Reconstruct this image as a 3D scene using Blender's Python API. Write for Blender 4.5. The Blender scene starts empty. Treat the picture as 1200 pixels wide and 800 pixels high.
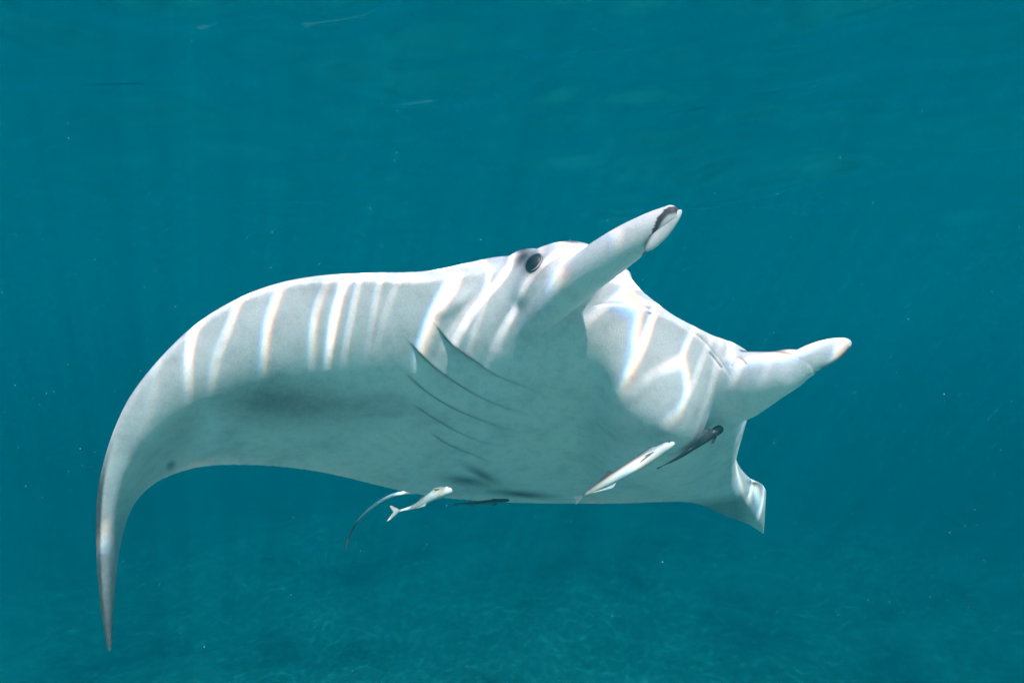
import bpy, bmesh, math, random
import numpy as np
from mathutils import Vector, Matrix, kdtree
from mathutils.bvhtree import BVHTree

random.seed(11)
rng = np.random.default_rng(11)
scene = bpy.context.scene
COL = scene.collection

# ------------------------------------------------------------------ camera
F = 800.0                      # focal length in photo pixels (photo 1200 x 800)
CZ = 9.0                       # height of the lens above the sea bed's zero level
BED = CZ - 2.4                 # unseen sand raised close under the ray to bounce light up; deeper ahead
SURF = CZ + 2.5                # mean sea level
cam_d = bpy.data.cameras.new('camera')
cam_d.sensor_width = 36.0
cam_d.lens = 36.0 * F / 1200.0
cam_d.clip_start = 0.05
cam_d.clip_end = 1000.0
cam = bpy.data.objects.new('camera', cam_d)
cam.location = (0, 0, CZ)
cam.rotation_euler = (math.radians(90), 0, 0)
COL.objects.link(cam)
scene.camera = cam

# ------------------------------------------------------------------ sky and sun
SUN_EL, SUN_AZ = math.radians(52.0), math.radians(157.0)   # azimuth from +Y towards +X: behind the lens
to_sun = Vector((math.cos(SUN_EL) * math.sin(SUN_AZ), math.cos(SUN_EL) * math.cos(SUN_AZ), math.sin(SUN_EL)))
world = bpy.data.worlds.new('World')
scene.world = world
world.use_nodes = True
wn = world.node_tree
sky = wn.nodes.new('ShaderNodeTexSky')
sky.sky_type = 'NISHITA'
sky.sun_disc = False
sky.sun_elevation = SUN_EL
sky.sun_rotation = SUN_AZ
wn.links.new(sky.outputs[0], wn.nodes['Background'].inputs[0])
wn.nodes['Background'].inputs[1].default_value = 0.15
sun_d = bpy.data.lights.new('sun', 'SUN')
sun_d.energy = 5.0
sun_d.angle = math.radians(0.5)
sun_d.color = (1.0, 0.60, 0.59)
sun = bpy.data.objects.new('sun', sun_d)
sun.rotation_euler = to_sun.to_track_quat('Z', 'Y').to_euler()
sun.location = (0, -4, CZ + 12)
COL.objects.link(sun)

scene.view_settings.view_transform = 'Standard'
scene.view_settings.look = 'None'
scene.view_settings.gamma = 1.0
scene.view_settings.exposure = 1.56
scene.render.engine = 'CYCLES'
cy = scene.cycles
cy.use_denoising = True
cy.max_bounces = 10
cy.diffuse_bounces = 3
cy.glossy_bounces = 3
cy.volume_bounces = 4
cy.transparent_max_bounces = 12
cy.sample_clamp_indirect = 4.0
cy.use_adaptive_sampling = False

# ------------------------------------------------------------------ helpers
def P(px, py, d):
    """photo pixel at a chosen distance -> place in the world (metres)"""
    return Vector(((px - 600.0) / F * d, d, CZ + (400.0 - py) / F * d))

def to_px(a):
    a = np.asarray(a)
    return 600 + F * a[..., 0] / a[..., 1], 400 - F * (a[..., 2] - CZ) / a[..., 1]

def mesh_obj(name, verts, faces, mat=None, parent=None, smooth=True):
    me = bpy.data.meshes.new(name)
    me.from_pydata([tuple(v) for v in verts], [], [tuple(f) for f in faces])
    me.update()
    o = bpy.data.objects.new(name, me)
    COL.objects.link(o)
    if mat: me.materials.append(mat)
    if smooth:
        me.polygons.foreach_set('use_smooth', [True] * len(me.polygons))
    if parent: o.parent = parent
    return o

def tag(o, label=None, cat=None, group=None, kind=None):
    for k, v in (('label', label), ('category', cat), ('group', group), ('kind', kind)):
        if v: o[k] = v
    return o

def catmull(ctrl, n):
    """smooth curve through control rows, n samples, uniform in index"""
    c = np.asarray(ctrl, float)
    m = len(c)
    ext = np.concatenate([2 * c[:1] - c[1:2], c, 2 * c[-1:] - c[-2:-1]])
    t = np.linspace(0, m - 1, n)
    i = np.minimum(t.astype(int), m - 2)
    f = (t - i).reshape((-1,) + (1,) * (c.ndim - 1))
    p0, p1, p2, p3 = ext[i], ext[i + 1], ext[i + 2], ext[i + 3]
    return 0.5 * (2 * p1 + (p2 - p0) * f + (2 * p0 - 5 * p1 + 4 * p2 - p3) * f**2 + (3 * p1 - p0 - 3 * p2 + p3) * f**3)

def loft(rings):
    """closed skin over a list of equal rings, with cap fans"""
    n = len(rings[0])
    V = [v for r in rings for v in r]
    Fc = []
    for a in range(len(rings) - 1):
        for b in range(n):
            c = (b + 1) % n
            Fc.append((a * n + b, a * n + c, (a + 1) * n + c, (a + 1) * n + b))
    for a, flip in ((0, True), (len(rings) - 1, False)):
        cen = sum((Vector(v) for v in rings[a]), Vector()) / n
        V.append(cen); k = len(V) - 1
        for b in range(n):
            c = (b + 1) % n
            Fc.append((k, a * n + c, a * n + b) if flip else (k, a * n + b, a * n + c))
    return V, Fc

def tube(path, up=Vector((0, 0, 1)), n=20, samples=30, ends=True):
    """path rows: x,y,z, radius across, radius along 'up'; rounded ends"""
    c = catmull(path, samples)
    pts = [Vector(r[:3]) for r in c]
    rings = []
    for i, p in enumerate(pts):
        t = (pts[min(i + 1, len(pts) - 1)] - pts[max(i - 1, 0)]).normalized()
        s = t.cross(up).normalized()
        w = s.cross(t).normalized()
        ra, rb = max(c[i][3], 5e-4), max(c[i][4], 5e-4)
        rings.append([p + s * ra * math.cos(2 * math.pi * k / n) + w * rb * math.sin(2 * math.pi * k / n) for k in range(n)])
    if ends:
        for end in (0, -1):
            t = (pts[end] - pts[1 if end == 0 else -2]).normalized()
            r = max(c[end][3], c[end][4]); base = rings[end]; cen = pts[end]
            extra = []
            for a in (25, 50, 70, 85):
                ca, sa = math.cos(math.radians(a)), math.sin(math.radians(a))
                extra.append([cen + (q - cen) * ca + t * r * sa * 0.9 for q in base])
            rings = (extra[::-1] + rings) if end == 0 else (rings + extra)
    return loft(rings)

def ellipsoid(cen, axes, nu=40, nv=24):
    """axes: three vectors (semi-axes)"""
    rings = []
    for j in range(1, nv):
        th = math.pi * j / nv
        rings.append([cen + axes[0] * math.cos(th) + (axes[1] * math.cos(2 * math.pi * i / nu) + axes[2] * math.sin(2 * math.pi * i / nu)) * math.sin(th) for i in range(nu)])
    V, Fc = loft(rings)
    V[-2] = cen + axes[0]; V[-1] = cen - axes[0]
    return V, Fc

class Mat:
    def __init__(self, name):
        self.m = bpy.data.materials.new(name); self.m.use_nodes = True
        self.t = self.m.node_tree; self.n = self.t.nodes
        self.out = self.n['Material Output']; self.b = self.n['Principled BSDF']
    def add(self, typ, **kw):
        nd = self.n.new(typ)
        for k, v in kw.items(): setattr(nd, k, v)
        return nd
    def link(self, a, b): self.t.links.new(a, b)
    def math(self, op, a, b=None, c=None, clamp=False):
        nd = self.add('ShaderNodeMath', operation=op, use_clamp=clamp)
        for k, v in enumerate((a, b, c)):
            if v is None: continue
            if isinstance(v, (int, float)): nd.inputs[k].default_value = v
            else: self.link(v, nd.inputs[k])
        return nd.outputs[0]
    def noise(self, vec, scale, detail=4, rough=0.55):
        nd = self.add('ShaderNodeTexNoise')
        nd.inputs['Scale'].default_value = scale; nd.inputs['Detail'].default_value = detail; nd.inputs['Roughness'].default_value = rough
        if vec is not None: self.link(vec, nd.inputs['Vector'])
        return nd.outputs['Fac']
    def ramp(self, fac, stops):
        nd = self.add('ShaderNodeValToRGB'); el = nd.color_ramp.elements
        while len(el) < len(stops): el.new(0.5)
        for e, (p, c) in zip(el, stops): e.position = p; e.color = (*c, 1)
        self.link(fac, nd.inputs[0]); return nd.outputs[0]

# ------------------------------------------------------------------ sea surface
def sinh_axis(n, reach, k):
    s = np.linspace(-1, 1, n)
    return np.sinh(k * s) / math.sinh(k) * reach
NS = 420
ax = sinh_axis(NS, 260.0, 5.2)
X, Y = np.meshgrid(ax, ax + 6.0)
gap = np.maximum(np.abs(np.gradient(ax))[None, :], np.abs(np.gradient(ax))[:, None])
Z = np.zeros_like(X)
for k in range(46):
    wl = 0.35 * (1.13 ** k) if k < 26 else 0.5 * (1.12 ** (k - 20))
    th = rng.normal(0.3, 0.75)
    ph = rng.uniform(0, 6.28)
    amp = 0.0053 * wl ** 0.85
    fade = np.clip((wl / gap - 3) / 4, 0, 1)
    Z += amp * fade * np.sin(2 * math.pi / wl * (X * math.sin(th) + Y * math.cos(th)) + ph)
Vs = np.stack([X, Y, SURF + Z], -1).reshape(-1, 3)
idx = np.arange(NS * NS).reshape(NS, NS)
Fs = np.stack([idx[:-1, :-1], idx[:-1, 1:], idx[1:, 1:], idx[1:, :-1]], -1).reshape(-1, 4)
W = Mat('sea_surface_water')
W.n.remove(W.b)
geo = W.add('ShaderNodeNewGeometry')
# caustic net painted into the surface's transparent colour, standing in for refracted sunlight;
# each colour channel gets a slightly shifted copy
warp = W.add('ShaderNodeTexNoise'); warp.inputs['Scale'].default_value = 1.1; warp.inputs['Detail'].default_value = 2
W.link(geo.outputs['Position'], warp.inputs['Vector'])
wsub = W.add('ShaderNodeVectorMath', operation='SUBTRACT'); W.link(warp.outputs['Color'], wsub.inputs[0]); wsub.inputs[1].default_value = (0.5, 0.5, 0.5)
wsc = W.add('ShaderNodeVectorMath', operation='SCALE'); W.link(wsub.outputs[0], wsc.inputs[0]); wsc.inputs['Scale'].default_value = 0.9
wadd = W.add('ShaderNodeVectorMath', operation='ADD'); W.link(geo.outputs['Position'], wadd.inputs[0]); W.link(wsc.outputs[0], wadd.inputs[1])
def net(off):
    mp = W.add('ShaderNodeMapping'); W.link(wadd.outputs[0], mp.inputs['Vector'])
    mp.inputs['Location'].default_value = (1.2 + off, 6.1 + off * 0.6, 0)
    mp.inputs['Rotation'].default_value = (0, 0, math.radians(-8))
    mp.inputs['Scale'].default_value = (1.0, 0.32, 0.0)
    tot = None
    for sc, wd, am in ((3.7, 0.020, 5.0), (6.3, 0.026, 2.3)):
        vo = W.add('ShaderNodeTexVoronoi', feature='DISTANCE_TO_EDGE', voronoi_dimensions='2D')
        vo.inputs['Scale'].default_value = sc
        W.link(mp.outputs[0], vo.inputs['Vector'])
        q = W.math('DIVIDE', vo.outputs['Distance'], wd)
        q = W.math('MULTIPLY', q, q)
        q = W.math('MULTIPLY', q, -1.0)
        q = W.math('EXPONENT', q)
        q = W.math('MULTIPLY', q, am)
        tot = q if tot is None else W.math('ADD', tot, q)
    # the net breaks up: strong in places, weak in others
    ofs = W.add('ShaderNodeVectorMath', operation='ADD'); W.link(wadd.outputs[0], ofs.inputs[0]); ofs.inputs[1].default_value=(1.2,6.1,0)
    br = W.noise(ofs.outputs[0], 2.3, 2)
    br = W.math('MULTIPLY_ADD', br, 4.6, -1.45, clamp=False)
    br = W.math('MAXIMUM', br, 0.3)
    tot = W.math('MULTIPLY', tot, br)
    return W.math('ADD', tot, 0.58)
comb = W.add('ShaderNodeCombineColor')
for k, off in enumerate((-0.0030, 0.0, 0.0030)):
    W.link(net(off), comb.inputs[k])
tr = W.add('ShaderNodeBsdfTransparent'); W.link(comb.outputs[0], tr.inputs[0])
gl = W.add('ShaderNodeBsdfGlossy'); gl.inputs['Roughness'].default_value = 0.09
gl.inputs['Color'].default_value = (1, 1, 1, 1)
fr = W.add('ShaderNodeFresnel'); fr.inputs['IOR'].default_value = 1.333
mx = W.add('ShaderNodeMixShader')
W.link(fr.outputs[0], mx.inputs[0]); W.link(tr.outputs[0], mx.inputs[1]); W.link(gl.outputs[0], mx.inputs[2])
W.link(mx.outputs[0], W.out.inputs['Surface'])
o = mesh_obj('sea_surface', Vs, Fs, W.m)
tag(o, 'rippled underside of the sea surface across the top', 'water', kind='structure')

# ------------------------------------------------------------------ sea bed
def wavesum(X, Y, seed, wl0, n, ratio, power):
    r = np.random.default_rng(seed); Zz = np.zeros_like(X)
    for k in range(n):
        wl = wl0 * ratio ** k; th = r.uniform(0, 6.28); ph = r.uniform(0, 6.28)
        Zz += wl ** power * np.sin(2 * math.pi / wl * (X * math.cos(th) + Y * math.sin(th)) + ph)
    return Zz
NB = 300
ax = sinh_axis(NB, 260.0, 4.2)
X, Y = np.meshgrid(ax, ax + 12.0)
tt = np.clip((Y - 1.0) / 14.0, 0, 1); tt = tt * tt * (3 - 2 * tt)
Z = BED - 8.3 * tt + 0.022 * wavesum(X, Y, 5, 2.2, 16, 1.22, 0.8)
Vb = np.stack([X, Y, Z], -1).reshape(-1, 3)
idx = np.arange(NB * NB).reshape(NB, NB)
Fb = np.stack([idx[:-1, :-1], idx[:-1, 1:], idx[1:, 1:], idx[1:, :-1]], -1).reshape(-1, 4)
S = Mat('sandy_sea_bed')
g = S.add('ShaderNodeNewGeometry')
n1 = S.math('ADD', S.math('MULTIPLY', S.noise(g.outputs['Position'], 0.4, 6, 0.62), .6), S.math('MULTIPLY', S.noise(g.outputs['Position'], 0.07, 2, 0.5), .4))
c1 = S.ramp(n1, [(0.38, (0.12, 0.13, 0.09)), (0.46, (0.36, 0.39, 0.30)), (0.58, (0.58, 0.56, 0.48)), (0.8, (0.66, 0.63, 0.55))])
S.link(c1, S.b.inputs['Base Color']); S.b.inputs['Roughness'].default_value = 0.9
bp = S.add('ShaderNodeBump'); bp.inputs['Strength'].default_value = 0.25; bp.inputs['Distance'].default_value = 0.08
S.link(S.noise(g.outputs['Position'], 4.0, 5), bp.inputs['Height']); S.link(bp.outputs[0], S.b.inputs['Normal'])
o = mesh_obj('sea_bed', Vb, Fb, S.m)
tag(o, 'pale mottled sandy sea bed, shallow under the ray and deep ahead', 'sea bed', kind='structure')

# ------------------------------------------------------------------ the water itself (teal, closed box round everything)
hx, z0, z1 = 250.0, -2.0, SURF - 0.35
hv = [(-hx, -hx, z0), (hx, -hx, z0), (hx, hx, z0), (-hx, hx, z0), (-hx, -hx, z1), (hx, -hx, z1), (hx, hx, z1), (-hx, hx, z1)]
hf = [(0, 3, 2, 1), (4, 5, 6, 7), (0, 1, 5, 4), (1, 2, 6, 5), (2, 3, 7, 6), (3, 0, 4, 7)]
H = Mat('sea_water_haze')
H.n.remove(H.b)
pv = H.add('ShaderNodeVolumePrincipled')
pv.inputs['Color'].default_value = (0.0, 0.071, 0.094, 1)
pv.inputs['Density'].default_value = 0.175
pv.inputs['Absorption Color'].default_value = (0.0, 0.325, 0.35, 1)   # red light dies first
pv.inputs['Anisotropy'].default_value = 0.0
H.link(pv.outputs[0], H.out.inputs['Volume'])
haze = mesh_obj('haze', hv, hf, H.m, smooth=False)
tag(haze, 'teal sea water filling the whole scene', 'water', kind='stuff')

# ------------------------------------------------------------------ manta ray
# stations across the span, from the near wing tip to the far one:
# leading edge pixel, trailing edge pixel, distances at 0, .25, .5, .75, 1 of the chord, thickness
def wing(le, te, d0, d1, T, g=(0, .055, .19, .5, 1)):
    return (le, te, [d0 + (d1 - d0) * k for k in g], T)
ST = [
    wing((128, 764), (131, 764), 2.50, 2.51, .012),
    wing((122, 702), (135, 698), 2.45, 2.52, .022),
    wing((119.5, 636), (142, 638), 2.40, 2.55, .032),
    wing((122, 576), (156, 594), 2.35, 2.60, .042),
    wing((132.5, 522), (180, 568), 2.31, 2.66, .050),
    wing((150, 477), (212, 553), 2.28, 2.74, .058),
    wing((175, 440), (247, 546), 2.27, 2.82, .066),
    wing((207, 405), (287, 545), 2.27, 2.92, .076),
    wing((242, 376), (327, 547), 2.29, 3.02, .088),
    wing((282, 353), (367, 552), 2.31, 3.12, .10),
    wing((325, 338), (407, 560), 2.34, 3.22, .12),
    wing((375, 330), (443, 569), 2.37, 3.32, .14),
    wing((435, 329), (478, 577), 2.40, 3.42, .17),
    wing((495, 330), (515, 583), 2.43, 3.52, .20, (0, .055, .19, .5, 1)),
    ((545, 322), (560, 587), [2.45, 2.47, 2.63, 3.00, 3.60], .24),
    ((590, 316), (600, 589), [2.45, 2.46, 2.63, 3.04, 3.68], .27),
    ((640, 320), (640, 590), [2.45, 2.46, 2.64, 3.06, 3.70], .30),
    ((690, 327), (680, 590), [2.45, 2.47, 2.62, 3.05, 3.70], .31),
    ((727, 333), (715, 590), [2.46, 2.47, 2.52, 2.74, 3.68], .31),
    ((765, 359), (750, 589), [2.48, 2.48, 2.51, 2.66, 3.66], .30),
    ((805, 382), (780, 588), [2.51, 2.51, 2.53, 2.67, 3.65], .28),
    ((850, 403.5), (800, 588), [2.55, 2.56, 2.62, 2.82, 3.68], .25),
    ((885, 418), (816, 590), [2.66, 2.69, 2.82, 3.14, 3.72], .22),
    ((893, 438), (830, 595), [2.86, 2.90, 3.02, 3.28, 3.78], .18),
    ((882, 470), (843, 601), [3.10, 3.12, 3.24, 3.45, 3.85], .14),
    ((866, 498), (855, 606), [3.32, 3.32, 3.42, 3.60, 3.92], .11),
    ((860, 520), (866, 610), [3.48, 3.48, 3.57, 3.72, 3.98], .09),
    ((865, 543), (876, 614), [3.62, 3.62, 3.69, 3.82, 4.03], .07),
    ((879, 560), (885, 619), [3.76, 3.78, 3.83, 3.91, 4.07], .05),
    ((893, 567), (891, 623), [3.88, 3.90, 3.94, 4.00, 4.11], .03),
    ((898, 574), (895.5, 627), [3.98, 4.00, 4.03, 4.07, 4.13], .014),
]
fr5 = (0, .25, .5, .75, 1)
ctrl = np.array([[[*P(le[0] + (te[0] - le[0]) * f, le[1] + (te[1] - le[1]) * f, d)] for f, d in zip(fr5, ds)] for le, te, ds, T in ST])
thick = np.array([s[3] for s in ST])
NU, NV = 380, 90
gs = catmull(ctrl, NU)                                   # NU x 5 x 3
gs = np.transpose(catmull(np.transpose(gs, (1, 0, 2)), NV), (1, 0, 2))   # NU x NV x 3
for _ in range(130):                                     # one even curve from front edge to back edge
    gs[:, 1:-1] = (gs[:, :-2] + 2 * gs[:, 1:-1] + gs[:, 2:]) / 4
th = np.clip(catmull(thick[:, None], NU)[:, 0], .008, None)
du = np.gradient(gs, axis=0); dv = np.gradient(gs, axis=1)
nrm = np.cross(du, dv); nrm /= np.linalg.norm(nrm, axis=-1, keepdims=True) + 1e-9
dn = nrm.mean(axis=1)
for _ in range(12):                                      # one dorsal direction for each section, blended along the span
    dn[1:-1] = (dn[:-2] + 2 * dn[1:-1] + dn[2:]) / 4
dn /= np.linalg.norm(dn, axis=-1, keepdims=True)
if dn[NU // 2].dot(np.array([0.1, 0.6, 0.7])) < 0: dn = -dn
vv = np.linspace(0, 1, NV)
prof = (0.2969 * np.sqrt(vv) - 0.126 * vv - 0.3516 * vv**2 + 0.2843 * vv**3 - 0.1036 * vv**4) / 0.1
prof = np.clip(prof, 0, None)
dorsal = gs + dn[:, None, :] * (th[:, None] * prof[None, :] + 0.011)[..., None]
rings = []
for i in range(NU):
    rings.append([Vector(p) for p in gs[i]] + [Vector(p) for p in dorsal[i, ::-1]])
parts = [loft(rings)]

def px_tube(rows, **kw):
    """rows: px, py, distance, radius in pixels across, radius in metres in depth"""
    return tube([[*P(a, b, d), r * d / F, rd] for a, b, d, r, rd in rows], up=Vector((0, 1, 0)), **kw)

# cheek with the eye
m = 2.42 / F
a = math.radians(24)
parts.append(ellipsoid(P(646, 331, 2.50), [Vector((math.cos(a), -0.25, math.sin(a))) * 67 * m, Vector((-math.sin(a), 0, math.cos(a))) * 44 * m, Vector((0.1, 1, 0)) * 0.135]))
parts.append(ellipsoid(P(616, 326, 2.535), [Vector((math.cos(a * 1.3), -0.1, math.sin(a * 1.3))) * 42 * m, Vector((-math.sin(a * 1.3), 0, math.cos(a * 1.3))) * 34 * m, Vector((0.1, 1, 0)) * 0.10]))
# rolled near fin
parts.append(px_tube([(606, 400, 2.56, 14, .05), (632, 369, 2.47, 21, .07), (664, 339, 2.37, 24.5, .075), (698, 311.5, 2.27, 25, .07), (732, 287.5, 2.19, 23, .06), (757, 271, 2.145, 19.5, .05), (774, 260, 2.12, 16, .042), (785.5, 252, 2.105, 12, .033)], n=40, samples=70))
# rolled far fin
parts.append(px_tube([(836, 460, 2.72, 42, .10), (860, 452, 2.62, 43, .10), (886, 444, 2.54, 36, .09), (910, 437, 2.48, 28, .07), (928, 430.5, 2.452, 23.5, .055), (941, 426, 2.435, 18, .047)], n=40, samples=60))

V, Fc = [], []
for v, f in parts:
    k = len(V); V += v; Fc += [tuple(i + k for i in q) for q in f]
raw = mesh_obj('raw_skin', V, Fc)
bm = bmesh.new(); bm.from_mesh(raw.data); bmesh.ops.recalc_face_normals(bm, faces=bm.faces); bm.to_mesh(raw.data); bm.free()
md = raw.modifiers.new('remesh', 'REMESH'); md.mode = 'VOXEL'; md.voxel_size = 0.0065; md.use_smooth_shade = True
dg = bpy.context.evaluated_depsgraph_get()
skin = bpy.data.meshes.new_from_object(raw.evaluated_get(dg))
bpy.data.objects.remove(raw)

def laplace(me, weight, iters):
    n = len(me.vertices)
    co = np.empty(n * 3); me.vertices.foreach_get('co', co); co = co.reshape(-1, 3)
    e = np.empty(len(me.edges) * 2, int); me.edges.foreach_get('vertices', e); e = e.reshape(-1, 2)
    deg = np.bincount(e.ravel(), minlength=n)[:, None].clip(1)
    for it in range(iters):
        acc = np.stack([np.bincount(e[:, 0], co[e[:, 1], k], n) + np.bincount(e[:, 1], co[e[:, 0], k], n) for k in range(3)], -1)
        lam = 0.55 if it % 2 == 0 else -0.56
        w = weight[:, None]
        # taubin pair everywhere (keeps thin edges), plain smoothing where the joints blend
        co = co + (acc / deg - co) * np.where(w > 0, 0.5 * w, lam)
    me.vertices.foreach_set('co', co.ravel()); me.update()
    return co

n = len(skin.vertices)
co = np.empty(n * 3); skin.vertices.foreach_get('co', co); co = co.reshape(-1, 3)
px, py = to_px(co)
def blob(x, y, rx, ry, rot=0, soft=1.0):
    c, s = math.cos(math.radians(rot)), math.sin(math.radians(rot))
    u = ((px - x) * c + (py - y) * s) / rx; v = (-(px - x) * s + (py - y) * c) / ry
    return np.clip((1.0 - np.sqrt(u * u + v * v)) / soft + 0.0, 0, 1)
wt = np.maximum.reduce([blob(590, 345, 40, 60), blob(640, 385, 60, 40, -30), blob(700, 350, 30, 25), blob(850, 450, 50, 70), blob(880, 420, 50, 30)])
wt = np.clip(wt * 2.0, 0, 0.95) * (co[:, 1] < 3.0)
co = laplace(skin, wt, 40)

# finer skin where the gill slits and the mouth lie
GILLS = [
    [(513, 384), (530, 403), (556, 421.5), (580, 438), (604, 448.5), (640, 462)],
    [(482.5, 403.5), (502, 423), (532, 445.5), (562, 463.5), (592, 477), (623.5, 486)],
    [(477.5, 439.5), (499, 457.5), (529, 475.5), (559, 489), (589, 501), (616, 507.6)],
    [(484, 474), (508, 489), (535, 504), (562, 516), (595, 524)],
    [(506.5, 508.5), (526, 520.5), (547, 529.5), (580, 543)],
]
MOUTH = [(688, 366), (700, 358), (735, 357), (775, 368), (815, 392), (838, 416), (852, 436), (858, 446)]
def facing(me):
    nn = np.empty(len(me.vertices) * 3); me.vertices.foreach_get('normal', nn)
    return nn.reshape(-1, 3)
def fine(me, test, cuts):
    bm = bmesh.new(); bm.from_mesh(me); bm.verts.ensure_lookup_table()
    sel = [f for f in bm.faces if all(test[v.index] for v in f.verts)]
    ed = list({e for f in sel for e in f.edges})
    bmesh.ops.subdivide_edges(bm, edges=ed, cuts=cuts, use_grid_fill=True)
    bm.to_mesh(me); bm.free(); me.update()
px, py = to_px(co)
nv = facing(skin)
view = co - np.array([0, 0, CZ]); view /= np.linalg.norm(view, axis=1, keepdims=True)
front = (nv * view).sum(1) < -0.02
near_g = (px > 462) & (px < 655) & (py > 352) & (py < 560) & front
near_m = (px > 676) & (px < 880) & (py > 345) & (py < 460) & front
fine(skin, near_g | near_m, 2)
n = len(skin.vertices)
co = np.empty(n * 3); skin.vertices.foreach_get('co', co); co = co.reshape(-1, 3)
co = laplace(skin, np.zeros(n), 4)
px, py = to_px(co)
nv = facing(skin)
view = co - np.array([0, 0, CZ]); view /= np.linalg.norm(view, axis=1, keepdims=True)
front = (nv * view).sum(1) < -0.02

def to_line(line, sub=14):
    """signed distance in pixels (positive below) and place along, to a smooth line"""
    c = catmull(np.array(line, float), sub * (len(line) - 1))
    best = np.full(n, 1e9); sign = np.ones(n); along = np.zeros(n)
    L = np.concatenate([[0], np.cumsum(np.linalg.norm(np.diff(c, axis=0), axis=1))])
    box = (px > c[:, 0].min() - 60) & (px < c[:, 0].max() + 60) & (py > c[:, 1].min() - 60) & (py < c[:, 1].max() + 60) & front
    ii = np.where(box)[0]; x, y = px[ii], py[ii]
    b, s, al = best[ii], sign[ii], along[ii]
    for k in range(len(c) - 1):
        d = c[k + 1] - c[k]; l = np.linalg.norm(d)
        t = np.clip(((x - c[k, 0]) * d[0] + (y - c[k, 1]) * d[1]) / l**2, 0, 1)
        qx, qy = x - c[k, 0] - t * d[0], y - c[k, 1] - t * d[1]
        dist = np.hypot(qx, qy); up = dist < b
        b = np.where(up, dist, b); s = np.where(up, np.where(d[0] * qy - d[1] * qx > 0, 1, -1), s); al = np.where(up, (L[k] + t * l) / L[-1], al)
    best[ii], sign[ii], along[ii] = b, s, al
    return best, sign, along

disp = np.zeros(n); slit = np.zeros(n)
for q, gl_ in enumerate(GILLS):
    d, s, al = to_line(gl_)
    taper = np.clip((1 - al) * 2.2, 0, 1) * np.clip(al * 5 + .08, 0, 1) * (1, 1, .95, .75, .6)[q]
    off_end = np.exp(-(np.clip(d - 20, 0, None) / 12) ** 2)
    above = np.where(s < 0, np.exp(-d / 24.0), 0.0) * 0.0085
    below = np.where(s > 0, -np.exp(-d / 6.0), 0.0) * 0.0075
    disp += (above + below) * taper * off_end
    slit = np.maximum(slit, np.exp(-(d / 1.9) ** 2) * np.clip((1 - al) * 1.6, 0, 1) * np.clip(al * 7 + .25, 0, 1) * (0.85, .85, .75, .6, .6)[q])  # shade inside the gill slits, painted dark into the skin colour
d, s, al = to_line(MOUTH)
tp = np.clip(al * 5, 0, 1) * np.clip((1 - al) * 6, 0, 1)
disp += (-np.exp(-(d / 2.2) ** 2) * 0.0035 + np.where(s > 0, np.exp(-d / 14.0), 0) * 0.006) * tp
for line, dep in (([(857, 428), (862, 419), (868, 420), (873, 426)], .004), ([(832, 414), (838, 421), (845, 430)], .005)):
    d, s, al = to_line(line); disp += -np.exp(-(d / 2.0) ** 2) * dep
    slit = np.maximum(slit, 0.4 * np.exp(-(d / 1.1) ** 2))
# soft folds of the throat and low ridges fanning over the chest
for line, dep, wd in (([(600, 452), (650, 480), (700, 486)], .004, 9), ([(590, 500), (650, 520), (720, 530)], .004, 10), ([(560, 330), (540, 352), (508, 372)], .010, 8)):
    d, s, al = to_line(line); disp += np.exp(-(d / wd) ** 2) * dep * np.sin(np.clip(al, 0, 1) * math.pi)
co += nv * disp[:, None]
skin.vertices.foreach_set('co', co.ravel()); skin.update()

# skin colour: dark back, pale belly, smudges, and some painted shade
mid = (gs[::3, ::3] + dorsal[::3, ::3]) / 2
kd = kdtree.KDTree(mid.shape[0] * mid.shape[1])
mf = mid.reshape(-1, 3)
for i, p in enumerate(mf): kd.insert(p, i)
kd.balance()
dnr = np.repeat(dn[::3], mid.shape[1], axis=0); thr = np.repeat(th[::3], mid.shape[1]); vr = np.tile(vv[::3], mid.shape[0])
nearest = np.array([kd.find(p)[1] for p in co])
side = ((co - mf[nearest]) * dnr[nearest]).sum(1)
vch = vr[nearest]
back = np.clip((side - 0.12 * thr[nearest]) / (0.18 * thr[nearest] + .006) , 0, 1) * np.clip((vch - 0.015) / 0.03, 0, 1) * (~front)
head = (co[:, 1] < 2.62) & (px > 590) & (py < 420)
back = np.where(head, np.clip((nv[:, 1] * .6 + nv[:, 2] * .75 - .50) * 6, 0, 1) * np.clip((co[:, 1] - 2.405) * 16, 0, 1), back)
dark = np.zeros(n)
fm = front.astype(float)
def smudge(x, y, rx, ry, rot, amt, soft=1.0):
    global dark
    c, s = math.cos(math.radians(rot)), math.sin(math.radians(rot))
    u = ((px - x) * c + (py - y) * s) / rx; v = (-(px - x) * s + (py - y) * c) / ry
    dark = np.maximum(dark, amt * np.exp(-(u * u + v * v)) * fm)
smudge(330, 472, 100, 27, 4, .56); smudge(265, 480, 22, 9, 0, .35); smudge(200, 545, 7, 5, -50, .7)  # broad wing band: dark marking and the wing's shaded side, both painted in
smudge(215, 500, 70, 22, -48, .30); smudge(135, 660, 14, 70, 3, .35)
smudge(545, 563, 26, 6, 8, .75); smudge(565, 556, 22, 5, 28, .7); smudge(612, 579, 34, 4, 5, .85)
smudge(884, 566, 7, 3, 10, .9)
smudge(613, 301, 17, 11, -38, .95); smudge(623, 308, 15, 17, 0, 1.0); pass
smudge(632, 320, 12, 5, 20, .35)
smudge(762, 367, 3.2, 1.6, 20, .9); smudge(920, 413.5, 16, 2.2, 10, .8)
d, s, al = to_line([(797, 241), (781, 244), (771, 255), (764, 271), (757, 288), (751.5, 302)])
dark = np.maximum(dark, np.where(s > 0, 0, np.exp(-(np.clip(d - 7.5 * (1 - al * .7), 0, None) / 2.0) ** 2)) * .95 * (co[:, 1] < 2.4) * (px > 740))
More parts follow.
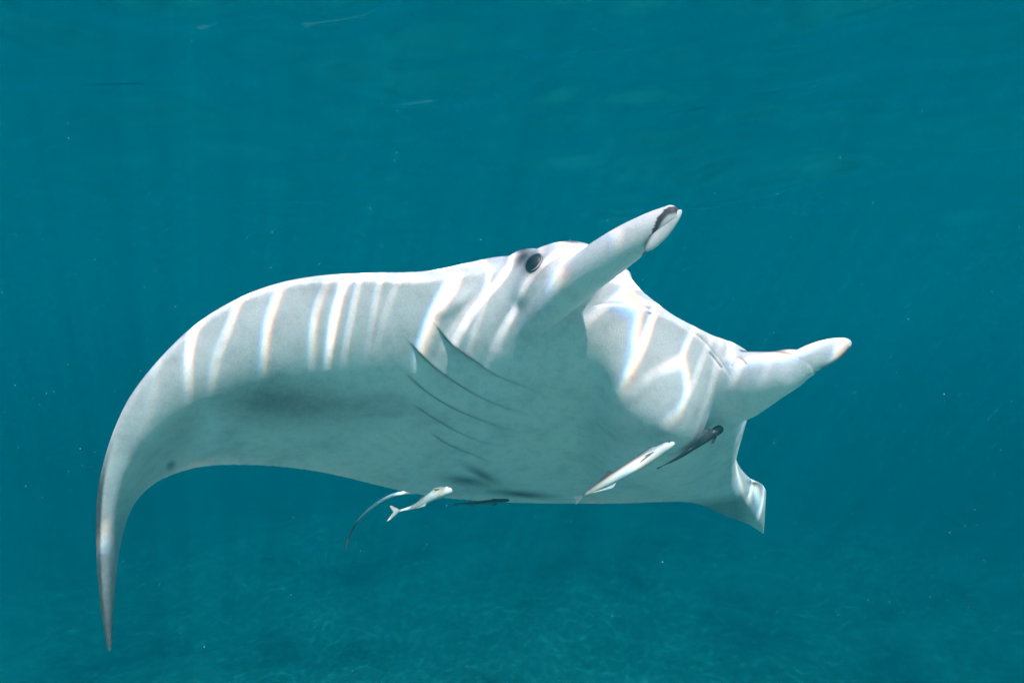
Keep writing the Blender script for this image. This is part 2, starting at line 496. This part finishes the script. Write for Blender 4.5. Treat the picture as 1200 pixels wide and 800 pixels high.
d, s, al = to_line([(592, 308), (603, 299), (625, 288.5), (655, 281.5), (692, 285)])
dark = np.maximum(dark, np.where(s < 0, np.exp(-(d / 9) ** 2), np.exp(-(d / 2.8) ** 2)) * .85 * np.clip(al * 5, 0, 1) * np.clip((1 - al) * 5, 0, 1) * (px < 705))
# far wing darkened below a slanting line, paler again at the tip
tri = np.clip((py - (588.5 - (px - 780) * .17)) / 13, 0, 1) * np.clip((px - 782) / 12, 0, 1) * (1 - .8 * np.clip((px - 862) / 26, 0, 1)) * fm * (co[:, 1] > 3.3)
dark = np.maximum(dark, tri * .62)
# dark outer edge and dusky end of the near wing
d, s, al = to_line([(134, 508), (121, 560), (116.5, 620), (118, 680), (123, 730), (128, 764)])
dark = np.maximum(dark, np.where(s > 0, 1.0, np.exp(-(d / (2.0 + 1.2 * al)) ** 2)) * (d < 20) * .85 * np.clip(al * 4, 0, 1) * (px < 200))
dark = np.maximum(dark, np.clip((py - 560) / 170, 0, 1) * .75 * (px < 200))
# rim of the far fin's roll
d, s, al = to_line([(934, 409), (946, 416), (953, 425), (956, 437)])
dark = np.maximum(dark, np.exp(-(d / 2.0) ** 2) * .7 * (co[:, 1] < 2.6))
# thin dark hem along the trailing edge of the near wing
hem = np.clip((vch - .982) / .015, 0, 1) * np.clip((480 - px) / 90, 0, 1)
dark = np.maximum(dark, hem * .7)
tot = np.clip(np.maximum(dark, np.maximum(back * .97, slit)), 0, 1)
at = skin.attributes.new('pigment_shade', 'FLOAT', 'POINT')
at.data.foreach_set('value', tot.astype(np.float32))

K = Mat('manta_skin')
pg = K.add('ShaderNodeAttribute', attribute_name='pigment_shade')
tc = K.add('ShaderNodeTexCoord')
nA = K.noise(tc.outputs['Object'], 5.0, 5, .6)
nB = K.noise(tc.outputs['Object'], 60.0, 4, .6)
base = K.ramp(nA, [(.28, (.64, .58, .60)), (.48, (.82, .73, .74)), (.75, (.87, .78, .785))])
edge = K.math('MULTIPLY_ADD', nB, .5, -.25)
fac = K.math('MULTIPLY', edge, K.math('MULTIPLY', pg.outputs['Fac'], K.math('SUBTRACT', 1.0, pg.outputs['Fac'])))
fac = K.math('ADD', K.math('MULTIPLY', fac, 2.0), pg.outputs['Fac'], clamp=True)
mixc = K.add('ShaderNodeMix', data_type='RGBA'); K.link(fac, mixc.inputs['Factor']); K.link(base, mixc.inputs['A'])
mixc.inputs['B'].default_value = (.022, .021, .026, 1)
spk = K.ramp(K.noise(tc.outputs['Object'], 140.0, 3, .7), [(.30, (.80, .80, .80)), (.48, (1, 1, 1))])
mul = K.add('ShaderNodeMix', data_type='RGBA', blend_type='MULTIPLY'); mul.inputs['Factor'].default_value = .7
K.link(mixc.outputs['Result'], mul.inputs['A']); K.link(spk, mul.inputs['B'])
blot = K.ramp(K.noise(tc.outputs['Object'], 19.0, 5, .65), [(.34, (.84, .85, .87)), (.52, (1, 1, 1))])
mul2 = K.add('ShaderNodeMix', data_type='RGBA', blend_type='MULTIPLY'); mul2.inputs['Factor'].default_value = .8
K.link(mul.outputs['Result'], mul2.inputs['A']); K.link(blot, mul2.inputs['B'])
K.link(mul2.outputs['Result'], K.b.inputs['Base Color'])
K.b.inputs['Roughness'].default_value = .5
K.b.inputs['Subsurface Weight'].default_value = .4
K.b.inputs['Subsurface Scale'].default_value = .03
K.b.inputs['Subsurface Radius'].default_value = (1.0, .6, .5)
K.b.inputs['Specular IOR Level'].default_value = .25
bp = K.add('ShaderNodeBump'); bp.inputs['Strength'].default_value = .35; bp.inputs['Distance'].default_value = .004
K.link(K.noise(tc.outputs['Object'], 170.0, 3), bp.inputs['Height']); K.link(bp.outputs[0], K.b.inputs['Normal'])
skin.materials.clear(); skin.materials.append(K.m)
skin.polygons.foreach_set('use_smooth', [True] * len(skin.polygons))
skin.name = 'manta_ray'
manta = bpy.data.objects.new('manta_ray', skin); COL.objects.link(manta)
tag(manta, 'large white-bellied manta ray banking with its wings curved down', 'manta ray')

bvh = BVHTree.FromPolygons([Vector(c) for c in co], [tuple(p.vertices) for p in skin.polygons])
CAMV = Vector((0, 0, CZ))
def hit(x, y):
    dr = (P(x, y, 1.0) - CAMV).normalized()
    h = bvh.ray_cast(CAMV, dr)
    return h[0], h[1]

def simple_mat(name, c, rough=.45, var=.15, scale=40.0, spec=.4):
    k = Mat(name); t = k.add('ShaderNodeTexCoord')
    lo = tuple(v * (1 - var) for v in c); hi = tuple(min(1, v * (1 + var)) for v in c)
    k.link(k.ramp(k.noise(t.outputs['Object'], scale, 4), [(.35, lo), (.65, hi)]), k.b.inputs['Base Color'])
    k.b.inputs['Roughness'].default_value = rough; k.b.inputs['Specular IOR Level'].default_value = spec
    return k.m
M_EYE = simple_mat('eye_black', (.012, .012, .018), .42, .2, 60, .3)
M_LID = simple_mat('eyelid_grey', (.16, .16, .18), .5)
M_TIP = simple_mat('fin_tip_skin', (.60, .60, .60), .65, .08, 25, .25)
M_TIPD = simple_mat('fin_edge_dark', (.03, .028, .03), .5)

# eye: dark ball set in the cheek, with a lid ring
p, nn = hit(625, 307)
out = nn.normalized()
e1 = Vector((0.35, 0, 0.94)); e1 = (e1 - out * e1.dot(out)).normalized(); e2 = out.cross(e1)
SIDE = 1 if e2.x < 0 else -1        # the lid shows on the side towards the fin
v, f = ellipsoid(p - out * .006, [e1 * .038, e2 * .032, out * .017])
eye = mesh_obj('eye', v, f, M_EYE, manta)
lid = []
for k in range(25):
    a = math.radians(-20 + 190 * k / 24)
    r_ = .0045 * math.sin(math.pi * (k + .5) / 25)
    q = p + e1 * .037 * math.cos(a) - e2 * SIDE * .031 * math.sin(a) - out * .001
    lid.append([*q, r_, r_])
v, f = tube(lid, up=out, n=10, samples=60, ends=False)
mesh_obj('eyelid', v, f, M_LID, manta)

# inner lips of the two rolled fins
def fin_tip(a, b, da, db, wpx, dep, taper=.12):
    A, B = P(*a, da), P(*b, db); c = (A + B) / 2; ax_ = (B - A) / 2
    w = ax_.cross(Vector((0, 1, 0))).normalized()
    dz = ax_.cross(w).normalized()
    V_, F_ = ellipsoid(c, [ax_ * 1.0, w * wpx * da / F, dz * dep], 36, 28)
    l2 = ax_.length_squared                               # narrower towards the free end
    for k, q in enumerate(V_):
        t_ = (q - c).dot(ax_) / l2; foot = c + ax_ * t_
        V_[k] = foot + (q - foot) * (1.0 - taper * max(t_, -.4))
    return V_, F_
def fin_lip(v, f, edge):
    o = mesh_obj('cephalic_fin_lip', v, f, K.m, manta)
    a_ = np.array([tuple(q) for q in v]); ex, ey = to_px(a_)
    e = catmull(np.array(edge, float), 60)
    dd = np.min(np.hypot(ex[:, None] - e[None, :, 0], ey[:, None] - e[None, :, 1]), axis=1)
    pig = o.data.attributes.new('pigment_shade', 'FLOAT', 'POINT')
    pig.data.foreach_set('value', (np.exp(-(dd / 2.6) ** 2) * .85).astype(np.float32))
v, f = fin_tip((756, 294), (798.5, 246), 2.112, 2.083, 8.2, .014)
fin_lip(v, f, [(753, 292), (764, 272), (776, 257)])
v, f = fin_tip((915, 435), (997.5, 400), 2.445, 2.38, 16.0, .034, .12)
fin_lip(v, f, [(962, 433), (972.3, 428.5), (982, 422.5), (990.7, 414), (995.5, 407.5)])

# whip tail
TL = [(540, 574, 3.80, .020), (505, 575, 3.82, .014), (476, 577, 3.80, .0105), (455, 582, 3.78, .009), (432, 597, 3.76, .0075), (416, 615, 3.74, .0065), (408, 632, 3.72, .0055), (405, 645, 3.71, .003)]
v, f = tube([[*P(x, y, d), r, r] for x, y, d, r in TL], n=12, samples=70)
T_ = Mat('tail_skin'); at_ = T_.add('ShaderNodeTexCoord')
sep = T_.add('ShaderNodeSeparateXYZ'); T_.link(at_.outputs['Generated'], sep.inputs[0])
T_.link(T_.ramp(sep.outputs['Z'], [(.0, (.03, .03, .035)), (.4, (.05, .05, .055)), (.62, (.45, .44, .43)), (.9, (.6, .58, .56))]), T_.b.inputs['Base Color'])
mesh_obj('tail', v, f, T_.m, manta)

# ------------------------------------------------------------------ remoras
def fish_mat(name, back, flank, belly):
    k = Mat(name); t = k.add('ShaderNodeUVMap', uv_map='round')
    s = k.add('ShaderNodeSeparateXYZ'); k.link(t.outputs[0], s.inputs[0])
    nz = k.noise(t.outputs[0], 18.0, 3)
    fc = k.math('ADD', s.outputs['Y'], k.math('MULTIPLY_ADD', nz, .12, -.06), clamp=True)
    col_ = k.ramp(fc, [(.0, belly), (.55, belly), (.74, flank), (.86, back), (1, back)])
    # dark line from the mouth through the eye
    band = k.math('SUBTRACT', 1.0, k.math('DIVIDE', k.math('ABSOLUTE', k.math('SUBTRACT', s.outputs['Y'], .52)), .06), clamp=True)
    band = k.math('MULTIPLY', band, k.math('MULTIPLY_ADD', s.outputs['X'], -4.5, 1.6, clamp=True))
    mxx = k.add('ShaderNodeMix', data_type='RGBA'); k.link(k.math('MULTIPLY', band, .8), mxx.inputs['Factor']); k.link(col_, mxx.inputs['A']); mxx.inputs['B'].default_value = (*back, 1)
    k.link(mxx.outputs['Result'], k.b.inputs['Base Color'])
    k.b.inputs['Roughness'].default_value = .38
    return k.m
PALE = fish_mat('remora_pale', (.10, .11, .13), (.32, .33, .34), (.50, .49, .48))
DARK = fish_mat('remora_dark', (.03, .035, .04), (.05, .055, .06), (.09, .095, .10))
FIN_P = simple_mat('fin_pale', (.42, .41, .39), .5, .15, 60)
FIN_D = simple_mat('fin_dark', (.05, .055, .06), .5, .2, 60)

def sheet(name, pts, norm, thick, mat, parent, cols=None):
    """thin fin: outline polygon given thickness, tapering is in the outline"""
    vs = [p + norm * thick for p in pts] + [p - norm * thick for p in pts]
    m_ = len(pts)
    fs = [tuple(range(m_)), tuple(range(2 * m_ - 1, m_ - 1, -1))] + [(i, i + m_, (i + 1) % m_ + m_, (i + 1) % m_) for i in range(m_)]
    return mesh_obj(name, vs, fs, mat, parent, smooth=False)

def remora(spine, hw, up, label, mats, tail_span, fork=.5, flare=1.0):
    """spine: px,py,d rows head -> tail; hw: greatest half height (m)"""
    c = catmull([[*P(*r)] for r in spine], 60)
    pts = [Vector(q) for q in c]; L = sum((pts[i + 1] - pts[i]).length for i in range(59))
    rings, uv = [], []
    N = 24
    for i, p in enumerate(pts):
        s = i / 59
        t = (pts[min(i + 1, 59)] - pts[max(i - 1, 0)]).normalized()
        sd = t.cross(up).normalized(); w = sd.cross(t).normalized()
        h = np.interp(s, [0, .015, .05, .12, .25, .4, .6, .8, .93, 1], [.12, .34, .55, .78, 1.0, .98, .74, .42, .23, .25]) * hw
        wd = np.interp(s, [0, .015, .05, .12, .25, .4, .6, .8, .93, 1], [.25, .55, .85, 1.05, 1.0, .85, .58, .3, .13, .06]) * hw * .95
        drop = -w * hw * .12 * math.exp(-(s / .08) ** 2)
        ring = []
        for k in range(N):
            a = 2 * math.pi * k / N
            y = math.sin(a); yy = y * h
            if y > 0 and s < .22: yy *= .72                       # flat sucker on top of the head
            ring.append(p + drop + sd * wd * math.cos(a) + w * yy)
            uv.append((s, (math.sin(a) + 1) / 2))
        rings.append(ring)
    v, f = loft(rings)
    uv += [(0, .5), (1, .5)]
    o = mesh_obj('remora', v, f, mats[0])
    lay = o.data.uv_layers.new(name='round')
    for lp in o.data.loops: lay.data[lp.index].uv = uv[lp.vertex_index]
    def frame(s):
        i = min(58, max(1, int(s * 59))); t = (pts[i + 1] - pts[i - 1]).normalized()
        sd = t.cross(up).normalized(); return pts[i], t, sd, sd.cross(t).normalized()
    fm_ = mats[1]
    p, t, sd, w = frame(1.0)
    p = pts[-1]
    tl = tail_span
    out_ = [(-.02, .10), (.35, .45), (.75, .85), (1.05, 1.0), (.85, .55), (1 - fork * .75, .0), (.85, -.55), (1.05, -1.0), (.75, -.85), (.35, -.45), (-.02, -.10)]
    sheet('tail_fin', [p + t * (a * tl) + w * (b * tl * .62 * flare) for a, b in out_], sd, .0012, fm_, o)
    h5, t5, s5, w5 = frame(.62)
    hh = hw * .6
    sheet('dorsal_fin', [h5 - t5 * L * .10 + w5 * hh * .9, h5 - t5 * L * .03 + w5 * (hh + hw * .75), h5 + t5 * L * .06 + w5 * (hh + hw * .35), h5 + t5 * L * .2 + w5 * hh * .5], s5, .001, mats[2], o)
    sheet('anal_fin', [h5 - t5 * L * .08 - w5 * hh * .9, h5 - t5 * L * .01 - w5 * (hh + hw * .65), h5 + t5 * L * .07 - w5 * (hh + hw * .3), h5 + t5 * L * .2 - w5 * hh * .5], s5, .001, fm_, o)
    for sg in (-1, 1):
        q, tq, sq, wq = frame(.24)
        b = q + sq * sg * hw * .82 - wq * hw * .15
        dr = (tq * .93 + sq * sg * .36).normalized()
        br_ = (sq * sg - tq * .35 - wq * .1).normalized()
        sheet('pectoral_fin', [b - dr * L * .02, b + br_ * hw * .22, b + dr * L * .04 + br_ * hw * .42, b + dr * L * .09 + br_ * hw * .40, b + dr * L * .12 + br_ * hw * .12, b + dr * L * .09 - br_ * hw * .12, b + dr * L * .03 - br_ * hw * .16], (dr.cross(br_)).normalized(), .001, fm_, o)
        q, tq, sq, wq = frame(.075)
        ev, ef = ellipsoid(q + sq * sg * hw * .80 + wq * hw * .0, [tq * hw * .17, wq * hw * .17, sq * hw * .10], 14, 10)
        mesh_obj('eye', ev, ef, M_EYE, o)
    # ridged sucking disc on the crown
    q, tq, sq, wq = frame(.10)
    for k in range(9):
        q, tq, sq, wq = frame(.05 + k * .018)
        c_ = q + wq * hw * np.interp(.05 + k * .018, [0, .05, .12, .25], [.3, .40, .56, .72])
        ev, ef = ellipsoid(c_, [sq * hw * .55, tq * L * .006, wq * hw * .06], 10, 8)
        mesh_obj('disc_ridge', ev, ef, mats[2], o)
    tag(o, label, 'remora', 'remoras riding with the manta ray')
    return o
M_RIDGE = simple_mat('disc_ridge_grey', (.12, .12, .13), .6)
def surf_d(x, y, gapm, default):
    h = hit(x, y)[0]
    return (h.y - gapm) if h else default
d0 = surf_d(788, 520, .09, 2.6)
remora([(790, 518, d0), (770, 528, d0 - .01), (745, 544, d0 - .01), (715, 562, d0 + .02), (690, 577, d0 + .07), (683, 581, d0 + .09)], .025, Vector((-.5, .5, .62)),
       'large white remora with dark back line slanting across the belly', (PALE, FIN_P, M_RIDGE), .050, .3, .5)
d1 = min(surf_d(x, y, 0, 3.0) - .02 * k for k, (x, y) in enumerate(((846, 502), (835, 508), (815, 522), (795, 536), (776, 546)))) - .03
remora([(847, 500, d1), (835, 508, d1), (815, 522, d1 + .02), (795, 536, d1 + .04), (776, 546, d1 + .06)], .018, Vector((.35, -.7, .55)),
       'slim dark grey remora below the far horn-shaped fin', (DARK, FIN_D, M_RIDGE), .022, .3, .5)
remora([(530, 573.5, 2.93), (517, 576, 2.93), (503, 583, 2.94), (486, 593, 2.95), (468, 598, 2.97)], .024, Vector((-.1, .75, .6)),
       'small white remora with forked tail beside the whip tail', (PALE, FIN_P, M_RIDGE), .052, .6, 1.25)
remora([(597, 585.5, 3.42), (582, 587, 3.42), (562, 589, 3.42), (545, 590, 3.42), (537, 590.5, 3.42)], .0125, Vector((-.1, -.5, .8)),
       'tiny dark remora hanging under the rear edge of the belly', (DARK, FIN_D, M_RIDGE), .022, .2, .7)

# ------------------------------------------------------------------ drifting specks
V, Fc = [], []
for k in range(6500):
    d = random.uniform(1.3, 7.0)
    x, y = random.uniform(-120, 1320), random.uniform(-120, 920)
    c = P(x, y, d)
    if c.z > SURF - .5: continue
    r = random.choice((.0003, .0004, .0005, .0006, .0008)) * (0.55 + .3 * d) * random.uniform(.6, 1.2)
    ax3 = [Vector((random.gauss(0, 1), random.gauss(0, 1), random.gauss(0, 1))).normalized() * r * random.uniform(.6, 1.5) for _ in range(3)]
    i = len(V)
    V += [c + ax3[0], c - ax3[0], c + ax3[1], c - ax3[1], c + ax3[2], c - ax3[2]]
    Fc += [(i + a, i + b, i + e) for a in (0, 1) for b in (2, 3) for e in (4, 5)]
o = mesh_obj('plankton', V, Fc, simple_mat('plankton_white', (.6, .58, .53), .8), smooth=False)
tag(o, 'fine pale specks of plankton drifting in the water', 'plankton', kind='stuff')
